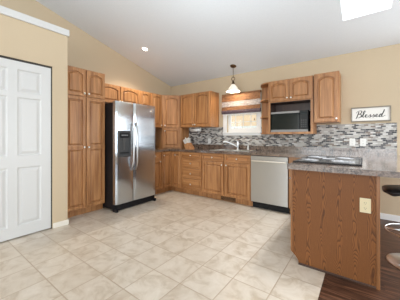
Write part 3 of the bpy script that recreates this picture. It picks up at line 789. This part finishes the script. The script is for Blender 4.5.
# ---------------------------------------------------------------- window, shade
wn = thing('window_1', 'white framed kitchen window above the sink', None); wn['kind'] = 'structure'
mb = MB(); c0 = .09
mb.box(WX0 - c0, WX0, YB - .018, YB, WZ0 - .055, WZ1 + .03).box(WX1, WX1 + c0 - .02, YB - .018, YB, WZ0 - .055, WZ1 + .03).box(WX0, WX1, YB - .018, YB, WZ1, WZ1 + .03).box(WX0, WX1, YB - .018, YB, WZ0 - .055, WZ0)
mb.build('window_casing', M['white'], wn, bevel=.003)
MB().box(WX0 - c0, WX1 + c0 - .02, YB - .045, YB + .02, WZ0 - .008, WZ0 + .012).build('window_sill', M['white'], wn, bevel=.004)
mb = MB(); fy0, fy1 = YB + .05, YB + .10
mb.box(WX0, WX0 + .05, fy0, fy1, WZ0, WZ1).box(WX1 - .05, WX1, fy0, fy1, WZ0, WZ1).box(WX0 + .05, WX1 - .05, fy0, fy1, WZ0, WZ0 + .10).box(WX0 + .05, WX1 - .05, fy0, fy1, WZ1 - .05, WZ1)
mb.build('window_frame', M['white'], wn)
mb = MB(); xm = (WX0 + WX1) / 2
for q in (.25, .5, .75):
    x = WX0 + (WX1 - WX0) * q; mb.box(x - .006, x + .006, fy0 + .01, fy0 + .02, WZ0 + .10, WZ1 - .05)
for z in (1.50, 1.64, 1.82): mb.box(WX0 + .05, WX1 - .05, fy0 + .0105, fy0 + .0195, z - .006, z + .006)
mb.build('muntins', M['white'], wn)
MB().box(WX0 + .05, WX1 - .05, fy0 + .025, fy0 + .031, WZ0 + .10, WZ1 - .05).build('pane', M['glass'], wn)

sh = thing('roman_shade', 'woven brown roman shade with pale band pulled up over the window', 'window shade', (0, YB - .02, 0))
RX0, RX1 = -2.435, -1.580
def band(name, mat, prof):
    # prof: (depth, z) pairs front line; made 6 mm thick
    lo = []
    for d_, z in prof: lo.append((d_, z))
    lp = [(-d_, z) for d_, z in lo] + [(-d_ + .006, z) for d_, z in reversed(lo)]
    MB().loft([[(RX0, y, z) for y, z in lp], [(RX1, y, z) for y, z in lp]]).build(name, mat, sh)
MB().box(RX0, RX1, -.035, -.001, 2.045, 2.085).build('headrail', M['weave_brown'], sh)
band('valance', M['weave_brown'], [(.045, 2.088), (.050, 2.02), (.050, 1.925)])
band('pale_band', M['weave_light'], [(.042, 1.935), (.046, 1.87), (.052, 1.815)])
band('lower_band', M['weave_brown'], [(.045, 1.82), (.055, 1.78), (.06, 1.735)])
for q in range(3): 
    band('fold', M['weave_dark'], [(.058 - q * .018, 1.745), (.068 - q * .018, 1.71), (.060 - q * .016, 1.672 + q * .008), (.050 - q * .016, 1.668 + q * .008)])
MB().box(RX0 + .01, RX1 - .01, -.03, -.012, 1.645, 1.672).build('bottom_bar', M['white'], sh)
cd = MB().tube([(-1.70, -.05, 1.70), (-1.70, -.05, 1.55)], .0015, 6).build('pull_cord', M['plate'], sh)
MB().lathe([(.003, .04), (.010, .015), (.008, 0), (.002, -.004)], (-1.70, -.05, 1.515), 12).build('tassel', M['bronze'], cd)

# outside
tag(MB().box(-9, 3, 11, 14, -.5, 4.2).build('neighbor_house', M['siding']), 'tan sided neighbouring house seen through the window', 'house')
mb = MB()
for i in range(60): mb.box(-9 + i * .2, -9 + i * .2 + .185, 8, 8.03, -.5, 1.62)
mb.box(-9, 3, 8.03, 8.07, 1.3, 1.38); mb.box(-9, 3, 8.03, 8.07, .3, .38)
tag(mb.build('garden_fence', M['fence']), 'pale blue board fence outside the window', 'fence')
struct('ground', MB().box(-15, 12, YB + .2, 25, -.6, -.5), M['grass'], 'pale lawn outside')

# ---------------------------------------------------------------- lights in the room
px, py = -2.04, 3.83; pz = zc(py)
pd = thing('pendant_light', 'bronze pendant lamp with white glass bell shade before the window', 'lamp', (px, py, pz))
tl_ = math.atan(SL)
MB().lathe([(.062, .012), (.062, 0), (.050, -.016), (.020, -.026), (.008, -.028)]).build('canopy', M['bronze'], pd, rot=(-tl_, 0, 0))
MB().tube([(0, 0, -.02), (0, 0, -.215)], .005, 8).build('rod', M['bronze'], pd)
mb = MB().tube([(.036 * math.cos(a), 0, -.250 + .036 * math.sin(a)) for a in [2 * PI * i / 24 for i in range(24)]], .006, 8, True)
mb.lathe([(.005, -.285), (.018, -.295), (.024, -.33), (.034, -.352), (.032, -.362)]).lathe([(.004, -.20), (.012, -.215), (.004, -.23)])
mb.build('ring_fitter', M['bronze'], pd)
prof = [(.030, -.355), (.045, -.375), (.068, -.405), (.092, -.437), (.118, -.472), (.140, -.496), (.142, -.500), (.137, -.496), (.115, -.466), (.089, -.431), (.065, -.399), (.042, -.369), (.028, -.350)]
MB().lathe(prof, caps=False).build('glass_shade', M['shadeglass'], pd)
MB().lathe([(.012, -.36), (.016, -.385), (.028, -.415), (.024, -.44), (.010, -.455)]).build('bulb', M['bulb'], pd)
pl = bpy.data.lights.new('pendant_bulb_light', 'POINT'); pl.energy = 9; pl.color = (1, .84, .62); pl.shadow_soft_size = .03
plo = bpy.data.objects.new('pendant_bulb_light', pl); COL.objects.link(plo); plo.location = (px, py, pz - .49)

rx, ry = -3.33, 2.735
rl = thing('recessed_light', 'lit round recessed downlight in the sloped ceiling', 'light', (rx, ry, zc(ry)))
rl.rotation_euler = (-tl_, 0, 0)
MB().lathe([(.048, -.0005), (.048, -.003), (.062, -.006), (.070, -.003), (.070, 0)], caps=False).build('trim_ring', M['white'], rl)
MB().lathe([(.047, -.001), (.047, -.0035)]).build('lens', M['lens'], rl)
sl = bpy.data.lights.new('recessed_spot', 'SPOT'); sl.energy = 95; sl.spot_size = math.radians(120); sl.spot_blend = .8; sl.color = (1, .9, .74); sl.shadow_soft_size = .05
slo = bpy.data.objects.new('recessed_spot', sl); COL.objects.link(slo); slo.location = (rx, ry, zc(ry) - .03)

# ---------------------------------------------------------------- closet door
d = thing('door_1', 'white six panel closet door', None, (CX - .05, DY0 + .004, 0), RL); d['kind'] = 'structure'
DW_ = .783
mb = MB()
cols = ((.0, DW_ / 2, .0), (DW_ / 2, DW_, .0))
rows = ((.012, .895, .13, .068), (.895, 1.68, .068, .028), (1.68, 2.07, .028, .092))
for ci, (x0, x1, _) in enumerate(cols):
    for z0, z1, fb, ft in rows:
        # frame widths: outer stile .11, centre .046
        ix0 = x0 + (.11 if ci == 0 else .044); ix1 = x1 - (.044 if ci == 0 else .11)
        iz0, iz1 = z0 + fb, z1 - ft; yf = -.034
        mb.loft([outline(x0, x1, z0, z1, 0, 0, 4), outline(x0, x1, z0, z1, 0, yf, 4), outline(ix0, ix1, iz0, iz1, 0, yf, 4), outline(ix0 + .012, ix1 - .012, iz0 + .012, iz1 - .012, 0, yf + .011, 4),
                 outline(ix0 + .022, ix1 - .022, iz0 + .022, iz1 - .022, 0, yf + .011, 4), outline(ix0 + .048, ix1 - .048, iz0 + .048, iz1 - .048, 0, yf + .002, 4)])
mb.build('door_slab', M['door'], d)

# ---------------------------------------------------------------- bar stool
bx, by = .385, 2.81
st = thing('bar_stool', 'black seated chrome bar stool with round base behind the peninsula', 'stool', (bx, by, 0), math.radians(0))
MB().lathe([(.21, 0), (.21, .006), (.20, .012), (.12, .024), (.05, .04), (.034, .06), (.03, .075)], n=48).build('base', M['chrome'], st)
MB().lathe([(.028, .07), (.028, .36), (.020, .362), (.020, .612)], n=24).build('column', M['chrome'], st)
fr_ = MB().tube([(.217 * math.cos(a), .217 * math.sin(a), .30) for a in [2 * PI * i / 48 for i in range(48)]], .0055, 8, True)
fr_.tube([(.027, 0, .30), (.217, 0, .30)], .009, 8).tube([(-.027, 0, .30), (-.217, 0, .30)], .009, 8).lathe([(.034, .28), (.034, .32)])
fr_.build('foot_ring', M['chrome'], st)
# saddle seat, turned-down thick edges
lo = []; N = 14
for i in range(N + 1):
    u = -1 + 2 * i / N; x = u * .245
    ztop = .712 - .018 * abs(u) ** 4
    th = .060 + .026 * max(0, 1 - ((abs(u) - .70) / .2) ** 2)
    if abs(u) > .75: th *= max(.25, 1 - (abs(u) - .75) / .25 * .8)
    zt_ = ztop - (.012 if abs(u) > .99 else 0)
    if abs(u) > .99: th = .022
    hw_ = .19 * (1 - .25 * u * u) if abs(u) < .99 else .13
    loop = []
    for k in range(16):
        a = 2 * PI * k / 16; cx_, cz_ = math.cos(a), math.sin(a)
        loop.append((x, hw_ * math.copysign(abs(cx_) ** .6, cx_), zt_ - th / 2 + th / 2 * math.copysign(abs(cz_) ** .7, cz_)))
    lo.append(loop)
MB().loft(lo, smooth=True).build('seat', M['leather'], st, sub=1)
MB().lathe([(.02, .61), (.09, .615), (.09, .627), (.02, .645)], n=24).build('seat_plate', M['black'], st)
